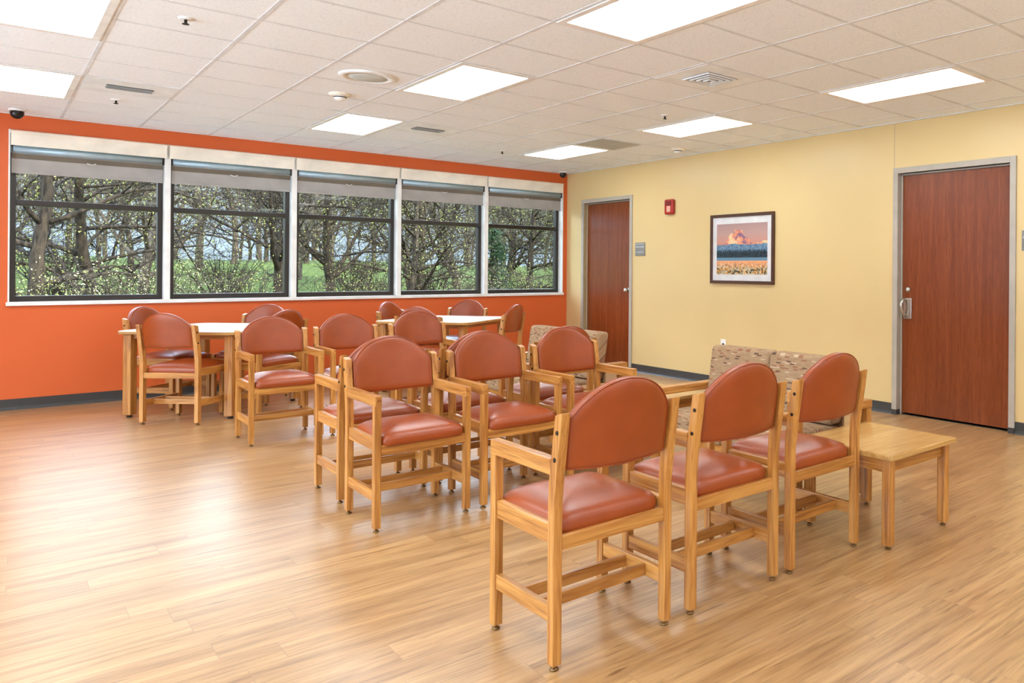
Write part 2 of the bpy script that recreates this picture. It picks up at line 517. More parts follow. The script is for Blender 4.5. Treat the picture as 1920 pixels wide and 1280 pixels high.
# ------------------------------------------------------------------ window wall
posts = [-6.12, -4.913, -3.705, -2.497, -1.302, -.096]
struct(MB().box(WX0 - .012, WX1 + .012, -.03, .2, WZ0 - .035, WZ0).build('trim_2', WHITE, bevel=.003))
lin = MB()
lin.box(WX0, WX0 + .012, -.012, .2, WZ0, WZ1).box(WX1 - .012, WX1, -.012, .2, WZ0, WZ1).box(WX0, WX1, -.0, .2, WZ1 - .012, WZ1)
struct(lin.build('trim_3', WHITE))
for i in range(1, 5):
    struct(MB().box(posts[i] - .027, posts[i] + .027, -.002, .17, WZ0, WZ1 - .012).build('trim_4', WHITE, bevel=.002))
for i in range(5):
    a = (WX0 + .012) if i == 0 else posts[i] + .027
    b_ = (WX1 - .012) if i == 4 else posts[i + 1] - .027
    wd = empty('window_%d' % (i + 1), ((a + b_) / 2, .12, WZ0)); wd['kind'] = 'structure'
    hw = (b_ - a) / 2; Z = WZ1 - WZ0
    f = MB(); s = .045
    f.box(-hw, -hw + s, -.02, .06, 0, Z - .03).box(hw - s, hw, -.02, .06, 0, Z - .03)
    f.box(-hw + s, hw - s, -.02, .06, 0, .055).box(-hw + s, hw - s, -.02, .06, Z - .09, Z - .03)
    f.build('window_frame', DARKBR, wd, bevel=.003)
    MB().box(-hw + s, hw - s, -.025, .06, .935, .99).build('transom_rail', DARKBR, wd, bevel=.003)
    MB().box(-hw + s, hw - s, .02, .026, .055, .935).build('pane', GLASS, wd)
    MB().box(-hw + s, hw - s, .02, .026, .99, Z - .09).build('pane', GLASS, wd)
    # roller shade of the bay
    place = ['far left window', 'second window from the left', 'middle window', 'fourth window from the left', 'window nearest the yellow wall'][i]
    rs = empty('roller_shade', ((a + b_) / 2, 0, 0))
    tag(rs, 'rolled-up grey shade under a cream fascia across the ' + place, 'window shade', 'roller shades over the window strip')
    e0, e1 = -hw - .02, hw + .02
    if i == 0: e0 = -hw
    if i == 4: e1 = hw
    fa = MB()
    fa.prism([(-.035, 2.53), (-.028, 2.53), (-.028, 2.63), (-.01, 2.655), (-.01, 2.675), (-.035, 2.675), (-.05, 2.665), (-.035, 2.635)], 0, e0 + .004, e1 - .004)
    fa.build('fascia', CREAM, rs)
    MB().lathe([(.035, -hw + .02), (.035, hw - .02)], 16, (0, .03, 2.50), 0).build('tube', TUBE, rs, smooth=True)
    MB().box(-hw + .01, hw - .01, .030, .0325, 2.29, 2.475).build('shade_cloth', SHADE, rs)
    MB().box(-hw + .01, hw - .01, .024, .034, 2.41, 2.458).build('cloth_fold', SHADE2, rs)
    MB().box(-hw + .01, hw - .01, .022, .038, 2.268, 2.292).build('hem_bar', SHADE, rs, bevel=.004)
    pc = MB().tube([(-.035, .012, 2.412), (-.015, .006, 2.404), (0, .012, 2.398), (.015, .006, 2.404), (.035, .012, 2.412)], .005, 6)
    pc.build('pull_clip', WHITE, rs, smooth=True)
    for sx in (-hw + .008, hw - .008):
        MB().box(sx - .006, sx + .006, .0, .05, 2.46, 2.54).build('bracket', BLACK, rs)

# ------------------------------------------------------------------ ceiling fixtures
def lamp_at(i, j, label, seen=True):
    """2x4 lamp: grid column i, rows j..j+2"""
    r = empty('ceiling_light', (GX + (i + .5) * T, GY + (j + 1) * T, H))
    tag(r, label, 'ceiling light', 'recessed ceiling lights')
    a, b2 = T / 2 - .0115, T - .0115
    f = MB()
    f.box(-a, a, -b2, -b2 + .05, .004, .0125).box(-a, a, b2 - .05, b2, .004, .0125)
    f.box(-a, -a + .04, -b2 + .05, b2 - .05, .004, .0125).box(a - .04, a, -b2 + .05, b2 - .05, .004, .0125)
    f.build('lamp_frame', WHITE, r)
    MB().box(-a + .04, a - .04, -b2 + .05, b2 - .05, .006, .010).build('diffuser', DIFF, r)
    return r
lab = {(-2, 4): 'left foreground-side light panel nearest the orange wall, cut by the left edge',
       (-2, 0): 'large light panel at the top left corner of the photo',
       (2, 4): 'lit panel above the second and third windows, next to the small square vent',
       (2, 0): 'bright panel at the centre of the ceiling right of the round speaker',
       (2, -4): 'large bright panel cut off by the top edge of the photo',
       (6, 4): 'farthest lit panel, near the room corner beside the grey return grille',
       (6, 0): 'lit panel above the framed mountain picture',
       (6, -4): 'long lit panel above the right-hand door'}
for i in (-2, 2, 6, -6):
    for j in (4, 0, -4, -8, -12):
        lamp_at(i, j, lab.get((i, j), 'recessed ceiling light panel behind or beside the camera'))

def tile_at(name, i, j, label, cat, fn):
    r = empty(name, (GX + (i + .5) * T, GY + (j + .5) * T, H))
    tag(r, label, cat); fn(r); return r
A = T / 2 - .012
def pyramid_vent(r):
    MB().box(-A, A, -A, A, .007, .0125).build('plate', GREYV, r)
    MB().box(-.15, .15, -.15, .15, .004, .007).build('duct_shadow_panel', DARKV, r)  # solid dark sheet standing in for the shaded duct
    for k in range(4):
        s = .148 - k * .037; t = s - .013; z = .004 - .003 * k
        m = MB()
        m.box(-s, s, -s, -t, z - .008, z).box(-s, s, t, s, z - .008, z).box(-s, -t, -t, t, z - .008, z).box(t, s, -t, t, z - .008, z)
        m.build('louvre', GREYV, r)
def slot_vent(r):
    MB().box(-A, A, -A, A, .007, .0125).build('plate', GREYV, r)
    MB().box(-.15, .15, -.075, .075, .004, .007).build('duct_shadow_panel', DARKV, r)  # dark sheet painted as the shade behind the slots
    for k in range(4):
        y = -.06 + k * .04
        m = MB(); m.prism([(y + .004, .004), (y + .012, .004), (y - .001, -.004), (y - .008, -.004)], 0, -.148, .148)
        m.build('louvre', GREYV, r)
def grille(r):
    MB().box(-A, A, -A, A, .007, .0125).build('plate', GREYV, r)
    MB().box(-A + .02, A - .02, -A + .02, A - .02, .004, .007).build('perforated_panel', GRILLE, r)
tile_at('air_vent', -1, 4, 'slotted white ceiling vent near the orange wall at the left', 'vent', slot_vent)
tile_at('air_vent', 3, 4, 'small slotted ceiling vent beside the panel above the third window', 'vent', slot_vent)
tile_at('air_vent', 4, -2, 'square stepped ceiling diffuser between the two front lit panels', 'vent', pyramid_vent)
tile_at('return_grille', 6, 3, 'flat grey perforated return grille near the far corner', 'grille', grille)
def small(name, x, y, label, cat, parts):
    r = empty(name, (x, y, H + .012)); tag(r, label, cat)
    for pn, prof, mat, n in parts:
        MB().lathe(prof, n, (0, 0, 0)).build(pn, mat, r, smooth=True)
    return r
small('ceiling_speaker', GX + 1.5 * T, GY + 1.5 * T, 'round white ceiling speaker left of the central light', 'speaker',
      [('rim', [(.20, 0), (.20, -.008), (.185, -.016), (.14, -.016), (.14, 0)], WHITE, 36), ('speaker_grille', [(.139, 0), (.139, -.012), (.1, -.02), (0, -.024)], plain('pale_speaker_grille', (196, 202, 198), .6), 32)])
def detector(x, y, label):
    small('smoke_detector', x, y, label, 'smoke detector',
          [('base_ring', [(.085, 0), (.085, -.012), (.07, -.022), (.05, -.022)], CREAM, 24), ('sensor_head', [(.05, -.02), (.048, -.045), (.03, -.058), (0, -.06)], WHITE, 20), ('sensor_slot', [(.0502, -.028), (.0502, -.036), (.049, -.036)], BLACK, 20)])
detector(-4.2, -3.2, 'cream smoke detector beyond the round speaker')
detector(-.43, -3.1, 'cream smoke detector close to the yellow wall')
def sprinkler(x, y, label):
    small('sprinkler_head', x, y, label, 'sprinkler',
          [('escutcheon', [(.038, 0), (.038, -.005), (.026, -.010), (.01, -.010)], WHITE, 18), ('head', [(.008, -.01), (.008, -.03), (.018, -.034), (.018, -.038), (0, -.04)], DARKBR, 14)])
sprinkler(-5.47, -4.61, 'chrome sprinkler head in the ceiling nearest the camera')
sprinkler(-5.49, -1.52, 'chrome sprinkler head just beyond the left slotted vent')
sprinkler(-1.79, -1.38, 'sprinkler head left of the farthest lit panel')
sprinkler(-1.78, -4.5, 'sprinkler head near the lit panel above the picture')
def dome(x, y, label):
    small('dome_camera', x, y, label, 'security camera',
          [('mount', [(.06, 0), (.06, -.02), (.05, -.022)], WHITE, 20), ('dome', [(.05, -.02), (.05, -.045), (.042, -.07), (.025, -.088), (0, -.094)], BLACK, 20)])
dome(-6.09, -.33, 'black dome camera above the orange wall at the far left')
dome(-.2, -.2, 'black dome camera in the corner between orange and yellow walls')

# ------------------------------------------------------------------ things on the yellow wall
def picture():
    y0, y1, z0, z1 = -3.24, -4.284, 1.228, 2.051
    r = empty('framed_picture', (0, (y0 + y1) / 2, (z0 + z1) / 2))
    tag(r, 'framed mountain landscape print hanging on the yellow wall', 'picture')
    a = (y0 - y1) / 2; h = (z1 - z0) / 2; w_ = .036
    m = MB()
    m.box(-.03, -.002, -a, a, h - w_, h).box(-.03, -.002, -a, a, -h, -h + w_)
    m.box(-.03, -.002, -a, -a + w_, -h + w_, h - w_).box(-.03, -.002, a - w_, a, -h + w_, h - w_)
    m.build('frame', plain('walnut_frame', (74, 42, 26), .35, var=.15, scale=20), r, bevel=.003)
    MB().box(-.014, -.004, -a + w_, a - w_, -h + w_, h - w_).build('mat_board', plain('off_white_mat_board', (214, 212, 212), .7), r)
    aw = .416; az0, az1 = -.302, .296
    P = Mat('mountain_print', rough=.25)
    sp = P.node('ShaderNodeSeparateXYZ'); tc = P.node('ShaderNodeTexCoord'); P.l.new(tc.outputs['Object'], sp.inputs[0])
    u = P.math('DIVIDE', sp.outputs['Y'], -aw)          # -1 left .. 1 right seen from the room
    v = P.math('DIVIDE', P.math('SUBTRACT', sp.outputs['Z'], az0), az1 - az0)
    nz = P.noise(P.coords(scale=(1, 1, 1)), 9, 5, .6)
    nf = P.noise(P.coords(scale=(1, 30, 30)), 1.2, 3, .6)
    sky = P.ramp(v, [(.5, srgb(206, 134, 112)), (.8, srgb(184, 146, 138)), (1, srgb(168, 136, 134))])
    du = P.math('ABSOLUTE', P.math('ADD', u, .12))
    ridge = P.math('ADD', P.math('SUBTRACT', .93, P.math('MULTIPLY', du, .55)), P.math('MULTIPLY', P.math('SUBTRACT', nz, .5), .32))
    ridge = P.math('MINIMUM', ridge, .88)
    low = P.math('ADD', .62, P.math('MULTIPLY', P.math('SUBTRACT', nz, .5), .3))
    ridge = P.math('MAXIMUM', ridge, low)
    inm = P.math('LESS_THAN', v, ridge)
    mtn = P.ramp(nz, [(.38, srgb(126, 96, 128)), (.48, srgb(222, 140, 110)), (.6, srgb(240, 196, 150))])
    c = P.mix(inm, sky, mtn)
    mist = P.ramp(nf, [(.35, srgb(66, 96, 128)), (.65, srgb(122, 150, 172))])
    c = P.mix(P.math('LESS_THAN', v, P.math('ADD', .52, P.math('MULTIPLY', nz, .14))), c, mist)
    trees = P.ramp(nf, [(.4, srgb(18, 22, 28)), (.62, srgb(40, 58, 74))])
    c = P.mix(P.math('LESS_THAN', v, P.math('ADD', .33, P.math('MULTIPLY', nf, .28))), c, trees)
    lake = srgb(96, 132, 156)
    c = P.mix(P.math('LESS_THAN', v, .33), c, lake)
    vor = P.node('ShaderNodeTexVoronoi'); vor.inputs['Scale'].default_value = 46; P.l.new(tc.outputs['Object'], vor.inputs['Vector'])
    fl = P.ramp(vor.outputs['Color'], [(.25, srgb(70, 66, 48)), (.45, srgb(210, 140, 50)), (.6, srgb(214, 190, 150)), (.8, srgb(150, 150, 130))])
    c = P.mix(P.math('LESS_THAN', v, .27), c, P.mix(P.ramp(v, [(.1, (0, 0, 0, 1)), (.27, (1, 1, 1, 1))]), fl, srgb(232, 158, 110)))
    P.color(c)
    MB().box(-.016, -.013, -aw, aw, az0, az1).build('print', P.m, r)
picture()

r = empty('fire_strobe', (0, -2.464, 2.197)); tag(r, 'red fire alarm strobe high on the yellow wall', 'fire alarm')
RED = plain('red_alarm_plastic', (168, 34, 26), .35)
MB().box(-.05, -.001, -.085, .085, -.098, .098).build('housing', RED, r, bevel=.03, seg=4)
MB().box(-.064, -.048, -.05, .02, -.07, .01).build('strobe_lens', plain('clear_strobe_lens', (224, 170, 150), .15), r, bevel=.012)
MB().box(-.056, -.048, -.055, .055, .02, .075).build('horn_louvre', plain('dark_red_plastic', (120, 20, 18), .4), r, bevel=.006)

def sign(y0, y1, z0, z1, label, bands):
    r = empty('room_sign', (0, (y0 + y1) / 2, (z0 + z1) / 2)); tag(r, label, 'sign')
    a = abs(y0 - y1) / 2; h = (z1 - z0) / 2
    MB().box(-.012, -.001, -a, a, -h, h).build('plate', plain('grey_sign_plate', (128, 126, 124), .35), r, bevel=.002)
    for q0, q1 in bands:
        MB().box(-.0135, -.011, -a + .012, a - .012, -h + q0 * 2 * h, -h + q1 * 2 * h).build('light_band', plain('pale_sign_band', (176, 178, 184), .4), r)
sign(-1.722, -1.932, 1.574, 1.751, 'small grey room sign beside the far door', [(.24, .3), (.62, .72), (.86, .92)])
sign(-7.134, -7.30, 1.57, 1.744, 'small sign at the right edge beyond the right-hand door', [(.6, .72)])
r = empty('wall_outlet', (0, -3.458, .50)); tag(r, 'small white wall outlet with a dark centre just above the loveseat', 'outlet')
MB().box(-.006, -.001, -.042, .042, -.06, .06).build('cover_plate', WHITE, r, bevel=.002)
MB().lathe([(.014, 0), (.014, -.012), (.008, -.016), (0, -.016)], 12, (-.006, -.005, .0), 0).build('jack', BLACK, r, smooth=True)

# ------------------------------------------------------------------ chairs
def bar(name, x0, x1, y0, y1, z0, z1, mat, parent, bv=.004):
    return MB().box(x0, x1, y0, y1, z0, z1).build(name, mat, parent, bevel=bv)
PW, HX, HY = .020, .245, .21     # post half width, half spacing of the legs
def lean(z):
    return 0 if z < .58 else -.046 * min(1.22, (z - .58) / .305) ** 1.1
def seat_mesh(hx, y0, y1, z0, top, name='seat', mat=None, parent=None, corner=4.5, n=26, puff=.03):
    """upholstered pad: rounded plan outline with domed top"""
    cy = (y0 + y1) / 2; hy = (y1 - y0) / 2
    v = []; f = []
    N = 48; outline = []
    for k in range(N):
        a = 2 * pi * k / N
        c, s = math.cos(a), math.sin(a)
        outline.append((math.copysign(abs(c) ** (2 / corner), c) * hx, math.copysign(abs(s) ** (2 / corner), s) * hy))
    rings = [(.97, z0), (.995, z0 + .006), (1.0, z0 + .02), (.995, z0 + .036), (.975, z0 + .048)]
    for t in (.93, .84, .7, .5, .25):
        rings.append((t, z0 + .048 + (top - z0 - .048) * (1 - t ** 2.6) ** .8))
    for s, z in rings:
        for x, y in outline: v.append((x * s, cy + y * s, z))
    v.append((0, cy, top)); v.append((0, cy, z0))
    R = len(rings)
    for i in range(R - 1):
        for k in range(N):
            k2 = (k + 1) % N
            f.append((i * N + k, i * N + k2, (i + 1) * N + k2, (i + 1) * N + k))
    for k in range(N):
        k2 = (k + 1) % N
        f.append(((R - 1) * N + k, (R - 1) * N + k2, R * N)); f.append((k2, k, R * N + 1))
    return mesh_obj(name, v, f, mat, parent, smooth=True)
def back_outline():
    pts = []
    hw = .222; zb = .688; zs = .862; zt = 1.0
    pts += [(-hw + .012, zb), (-hw * .6, zb - .004), (0, zb - .008), (hw * .6, zb - .004), (hw - .012, zb), (hw - .003, zb + .003), (hw, zb + .012), (hw, .75), (hw, .8)]
    K = 24
    sg = zt - zs; rad = (hw * hw + sg * sg) / (2 * sg); a1 = math.asin(hw / rad)
    for k in range(K + 1):
        a = a1 - 2 * a1 * k / K
        pts.append((rad * math.sin(a), zt - rad + rad * math.cos(a)))
    pts += [(-hw, .8), (-hw, .75), (-hw, zb + .012), (-hw + .003, zb + .003)]
    return pts
def back_mesh(parent):
    out = back_outline(); N = len(out); cx, cz = 0, .83; T2 = .021
    def yat(x, z): return -HY + lean(z) + .010 - .042 * (1 - (x / .222) ** 2)
    v = []; f = []
    prof = [(.0, 1.0), (.3, 1.0), (.55, .99), (.75, .96), (.88, .9), (.955, .74), (.988, .5), (1.0, .15)]
    def ring(s, side, t):
        ids = []
        for x, z in out:
            X = cx + (x - cx) * s; Z = cz + (z - cz) * s
            ids.append(len(v)); v.append((X, yat(X, Z) + side * T2 * t * (1.25 if side > 0 else 1), Z))
        return ids
    rs = []
    for side in (1, -1):
        lst = []
        for s, t in prof[1:]: lst.append(ring(s, side, t))
        c = len(v); v.append((cx, yat(cx, cz) + side * T2 * (1.25 if side > 0 else 1), cz))
        for k in range(N):
            k2 = (k + 1) % N
            f.append((c, lst[0][k], lst[0][k2]) if side < 0 else (c, lst[0][k2], lst[0][k]))
        for a, b in zip(lst, lst[1:]):
            for k in range(N):
                k2 = (k + 1) % N
                f.append((a[k], b[k], b[k2], a[k2]) if side < 0 else (a[k], a[k2], b[k2], b[k]))
        rs.append(lst[-1])
    for k in range(N):
        k2 = (k + 1) % N
        f.append((rs[0][k], rs[0][k2], rs[1][k2], rs[1][k]))
    o = mesh_obj('backrest', v, f, VINYL, parent, smooth=True)
    bm = bmesh.new(); bm.from_mesh(o.data); bmesh.ops.recalc_face_normals(bm, faces=bm.faces); bm.to_mesh(o.data); bm.free()
    for side in (1, -1):
        pts = []
        for x, z in out:
            X = x * .985; Z = cz + (z - cz) * .985
            pts.append((X, yat(X, Z) + side * T2 * (.72 if side > 0 else .62), Z))
        MB().tube(pts, .0028, 5, closed=True).build('piping', VINYL, o, smooth=True)
    return o
def glide(x, y, parent):
    MB().lathe([(.012, 0), (.016, .003), (.014, .008), (.006, .010), (.006, .022)], 12, (x, y, 0)).build('glide', BRASS, parent, smooth=True)
def bolt(x, y, z, s, parent):
    MB().lathe([(.008, 0), (.008, s * .003), (.004, s * .0045), (0, s * .0045)], 10, (x, y, z), 0).build('bolt', DARKBOLT, parent)
def make_chair(arms):
    t = empty('armchair' if arms else 'side_chair')
    for s in (-1, 1):
        x = s * HX
        # rear post with a raked upper half
        m = MB(); zs = [.02, .3, .56, .64, .72, .80, .885]
        b0 = len(m.v)
        for z in zs:
            y = -HY + lean(z)
            for dx, dy in ((-PW, -PW), (PW, -PW), (PW, PW + (.004 if z > .6 else 0)), (-PW, PW + (.004 if z > .6 else 0))):
                m.v.append(Vector((x + dx * .88, y + dy, z + (.012 if (z > .88 and dy < 0) else 0))))
        for i in range(len(zs) - 1):
            for k in range(4):
                k2 = (k + 1) % 4
                m.f.append((b0 + i * 4 + k, b0 + i * 4 + k2, b0 + i * 4 + 4 + k2, b0 + i * 4 + 4 + k))
        m.f.append((b0, b0 + 3, b0 + 2, b0 + 1)); e = b0 + (len(zs) - 1) * 4; m.f.append((e, e + 1, e + 2, e + 3))
        leg = m.build('leg', OAK[2], t, bevel=.004)
        glide(x, -HY, leg)
        for z in ((.827, .732) if arms else (.827, .732)):
            bolt(x + s * PW * .88, -HY + lean(z) - .002, z, s, leg)
        ztop = .677 if arms else .5
        leg = MB().box(x - PW * .88, x + PW * .88, HY - PW, HY + PW, .02, ztop).build('leg', OAK[2], t, bevel=.004)
        glide(x, HY, leg)
        if arms:
            bar('armrest', x - PW * .88, x + PW * .88, -HY + PW - .012, HY + PW + .001, .674, .731, OAK[1], t)
        bar('side_rail', x - s * .004 - .014, x - s * .004 + .014, -HY + PW, HY - PW, .434, .50, OAK[1], t, .003)
        bar('side_stretcher', x - .012, x + .012, -HY + PW, HY - PW, .162, .218, OAK[1], t, .003)
    # seat rails, the front one slightly bowed
    m = MB(); pts = []
    K = 10
    for k in range(K + 1):
        u = -1 + 2 * k / K; pts.append((u * (HX - PW * .88), .414 - .010 * (1 - u * u)))
    poly = pts + [((HX - PW * .88), .465), (-(HX - PW * .88), .465)]
    m.prism(poly, 1, HY - .004, HY + .018); m.build('seat_rail', OAK[0], t)
    bar('seat_rail', -HX + PW * .88, HX - PW * .88, -HY - .016, -HY + .008, .412, .462, OAK[0], t, .003)
    for y in (.035, -.095):
        bar('cross_stretcher', -HX + .012, HX - .012, y - .011, y + .011, .165, .21, OAK[0], t, .003)
    seat_mesh(.233, -HY + .003, HY + .034, .455, .560, 'seat', VINYL, t, corner=9)
    back_mesh(t)
    return t
# slightly different sides where seat meets posts are hidden by the rounded corners
arm_proto = make_chair(True)
side_proto = make_chair(False)
rows = [
 # x, y, rot(deg), label
 (-4.645, -7.51, 0, 'nearest chair, in the foreground row with its back to the camera, left of that row'),
 (-4.02, -7.51, 0, 'middle chair of the three foreground chairs seen from behind'),
 (-3.42, -7.515, 0, 'foreground chair seen from behind, beside the low square oak table'),
 (-4.585, -5.662, 180, 'armchair facing the camera at the left end of the middle row'),
 (-3.99, -5.662, 180, 'armchair facing the camera in the centre of the middle row'),
 (-3.41, -5.662, 180, 'armchair facing the camera at the right end of the middle row'),
 (-4.555, -5.00, 0, 'armchair facing the windows directly behind the left chair of the middle row'),
 (-3.965, -5.00, 0, 'armchair facing the windows directly behind the centre chair of the middle row'),
 (-3.31, -5.00, 0, 'armchair facing the windows directly behind the right chair of the middle row'),
 (-4.585, -3.03, 180, 'armchair facing the camera just right of the left table'),
 (-4.005, -3.03, 180, 'armchair facing the camera, second in the rear row, seen against the orange wall'),
 (-3.38, -3.04, 180, 'armchair facing the camera, third in the rear row, in front of the right-hand table'),
]
CG = 'oak armchairs with terracotta vinyl in rows'
first = True
for x, y, a, L in rows:
    o = arm_proto if first else dup(arm_proto)
    first = False
    o.location = (x, y, 0); o.rotation_euler = (0, 0, math.radians(a))
    o.scale = (1, 1, 1 if y < -7 else (.977 if y < -4 else .97))
    tag(o, L, 'chair', CG)
TR1, TR2 = math.radians(-46), math.radians(-53)
sides = [
 (-4.985, -1.68, -46, 'armless chair with its back to the camera at the left table'),
 (-4.975, -.68, -136, 'armless chair at the far left side of the left table, mostly behind another chair'),
 (-4.3, -.775, 134, 'armless chair facing the camera across the left table, against the orange wall'),
 (-4.385, -1.62, 31, 'armless chair on the right side of the left table, seen edge-on'),
 (-2.85, -1.85, -53, 'armless chair with its back to the camera at the right-hand table'),
 (-2.70, -.90, -142, 'armless chair on the left side of the right-hand table, nearest the windows'),
 (-2.06, -.78, 128, 'armless chair facing the camera across the right-hand table'),
 (-2.16, -1.90, 36, 'armless chair on the right side of the right-hand table, seen edge-on'),
]
first = True
for x, y, a, L in sides:
    o = side_proto if first else dup(side_proto)
    first = False
    o.location = (x, y, 0); o.rotation_euler = (0, 0, math.radians(a))
    o.scale = (1, 1, .98)
    tag(o, L, 'chair', 'armless oak chairs around the two tables')

# ------------------------------------------------------------------ tables
def dining_table(x, y, rz, label, s=1.11):
    t = empty('dining_table', (x, y, 0), rz); tag(t, label, 'table', 'square activity tables')
    h = s / 2; c = .05; zt = .795
    oct_ = lambda h, c: [(-h + c, -h), (h - c, -h), (h, -h + c), (h, h - c), (h - c, h), (-h + c, h), (-h, h - c), (-h, -h + c)]
    MB().prism(oct_(h, c), 2, zt - .032, zt - .003).build('edge_band', OAKTOP[0], t, bevel=.006)
    MB().prism(oct_(h - .012, c - .004), 2, zt - .01, zt).build('tabletop', LAMINATE, t, bevel=.002)
    a = h - .085
    for sx, sy in ((-1, -1), (1, -1), (1, 1), (-1, 1)):
        lg = MB().box(sx * a - .038, sx * a + .038, sy * a - .038, sy * a + .038, .022, zt - .036).build('leg', OAK[2], t, bevel=.008)
        MB().lathe([(.02, 0), (.024, .004), (.024, .012), (.01, .024)], 14, (sx * a, sy * a, 0)).build('glide', BLACK, lg, smooth=True)
    for sy in (-1, 1):
        bar('apron', -a + .038, a - .038, sy * a - .012, sy * a + .012, zt - .075, zt - .032, OAK[0], t)
        bar('apron', sy * a - .012, sy * a + .012, -a + .038, a - .038, zt - .075, zt - .032, OAK[1], t)
dining_table(-4.68, -1.18, TR1, 'square white-topped oak table by the left windows')
dining_table(-2.45, -1.3, TR2, 'square white-topped oak table farther right under the windows')

def low_table(x0, x1, y0, y1, zt, label):
    cx, cy = (x0 + x1) / 2, (y0 + y1) / 2
    t = empty('low_table', (cx, cy, 0)); tag(t, label, 'table', 'low oak tables beside the loveseats')
    hx, hy = (x1 - x0) / 2, (y1 - y0) / 2
    MB().box(-hx, hx, -hy, hy, zt - .03, zt).build('tabletop', OAKTOP[0], t, bevel=.009, seg=3)
    ax, ay = hx - .052, hy - .052
    for sx, sy in ((-1, -1), (1, -1), (1, 1), (-1, 1)):
        lg = MB().box(sx * ax - .024, sx * ax + .024, sy * ay - .024, sy * ay + .024, .02, zt - .03).build('leg', OAK[2], t, bevel=.005)
        glide(sx * ax, sy * ay, lg)
    for s in (-1, 1):
        bar('apron', -ax + .024, ax - .024, s * ay - .004, s * ay + .016, zt - .1, zt - .03, OAK[0], t)
        bar('apron', s * ax - .01, s * ax + .01, -ay + .024, ay - .024, zt - .1, zt - .03, OAK[1], t)
    return t
low_table(-3.135, -2.505, -7.92, -7.31, .48, 'low square oak table in front of the right-hand door')
low_table(-3.12, -2.47, -5.87, -4.97, .48, 'low oak table between the two patterned loveseats, behind the middle row')

# ------------------------------------------------------------------ loveseats
def cushion(name, x0, x1, y0, y1, z0, z1, parent, r=.035, shear=0.0, zc=0):
    m = MB().box(x0, x1, y0, y1, z0, z1)
    o = m.build(name, FABRIC, parent, smooth=True, bevel=r, seg=5)
    if shear:
        for v in o.data.vertices: v.co.y -= shear * (v.co.z - zc)
    return o
def loveseat():
    t = empty('loveseat')
    for s in (-1, 1):
        x = s * .605
        bar('armrest', x - .043, x + .043, -.365, .35, .55, .60, OAK[1], t, .007)
        for y in (-.335, .315):
            lg = MB().box(x - .04, x + .04, y - .026, y + .026, .02, .55).build('leg', OAK[2], t, bevel=.005)
            glide(x, y, lg)
        bar('side_rail', x - .014, x + .014, -.31, .29, .24, .31, OAK[1], t)
    for y in (.27, -.19):
        bar('seat_frame', -.59, .59, y - .014, y + .014, .235, .305, OAK[0], t)
    for s in (-1, 1):
        c = s * .279
        cushion('seat_cushion', c - .278, c + .278, -.16, .32, .305, .455, t, .035)
        b = cushion('back_cushion', c - .2775, c + .2775, -.185, -.065, .46, .858, t, .038, .15, .46)
    MB().box(-.555, .555, -.205, -.185, .30, .6).build('back_panel', FABRIC, t, bevel=.004)
    return t
ls = loveseat()
ls.location = (-2.775, -6.65, 0); ls.rotation_euler = (0, 0, pi / 2)
tag(ls, 'patterned tan loveseat with oak arms in front of the framed picture wall, right one', 'loveseat', 'tan patterned loveseats')
l2 = dup(ls, (-2.775, -4.15, 0), pi / 2)
tag(l2, 'patterned tan loveseat in front of the far door, left one', 'loveseat', 'tan patterned loveseats')

# ------------------------------------------------------------------ outdoors
def ground_z(x, y):
    t = max(0, min(1, (y - 2) / 44))
    z = -.35 + 2.2 * (t * t * (3 - 2 * t)) - .012 * (x - 3) * min(1, y / 20)
    if y > 46: z -= (y - 46) * .05
    z += .12 * math.sin(x * .35 + 1) * math.sin(y * .27) * min(1, y / 8)
    return z
def grass_mat():
    m = Mat('spring_grass', rough=.9, spec=.2)
    n = m.noise(m.coords(), 1.1, 6, .65)
    n2 = m.noise(m.coords(scale=(9, 9, 9)), 1, 4, .7)
    c = m.ramp(n, [(.32, srgb(52, 54, 8)), (.5, srgb(56, 70, 4)), (.66, srgb(72, 86, 8))])
    m.color(m.mix(.4, c, m.ramp(n2, [(.35, srgb(30, 32, 10)), (.62, srgb(66, 78, 14))])))
    m.bump(n2, .6, .1)
    return m.m
GRASS = grass_mat()
v = []; f = []
NX, NY = 70, 60
for j in range(NY + 1):
    y = .36 + (j / NY) ** 1.6 * 110
    for i in range(NX + 1):
        x = -45 + 115 * i / NX
        v.append((x, y, ground_z(x, y)))
for j in range(NY):
    for i in range(NX):
        a = j * (NX + 1) + i
        f.append((a, a + 1, a + NX + 2, a + NX + 1))
lawn = mesh_obj('grass_lawn', v, f, GRASS, smooth=True)
lawn['kind'] = 'structure'
struct(MB().box(-40, XL - .2, -45, .36, -.5, -.12).build('bounce_terrace', plain('pale_bounce_paving', (236, 236, 232), .9)))  # unseen pale ground added to bounce daylight up to the ceiling

def bark(name, a, b):
    m = Mat(name, rough=.9, spec=.1)
    n = m.noise(m.coords(scale=(18, 18, 4)), 1, 4, .6)
    m.color(m.ramp(n, [(.35, srgb(*a)), (.65, srgb(*b))]))
    m.bump(n, .8, .03)
    return m.m
BARK = bark('dark_oak_bark', (22, 18, 15), (62, 52, 41))
BARK2 = bark('grey_bark', (44, 38, 32), (96, 84, 68))
def leafm(name, a, b):
    m = Mat(name, rough=.6, spec=.2)
    gi = m.node('ShaderNodeNewGeometry')
    m.color(m.ramp(gi.outputs['Random Per Island'], [(.0, srgb(*a)), (1, srgb(*b))]))
    return m.m
LEAF = leafm('young_yellow_green_leaves', (96, 104, 40), (160, 164, 84))
LEAF2 = leafm('pale_blossom_leaves', (104, 100, 62), (166, 162, 122))
LEAF3 = leafm('dark_evergreen_needles', (12, 30, 14), (38, 62, 24))

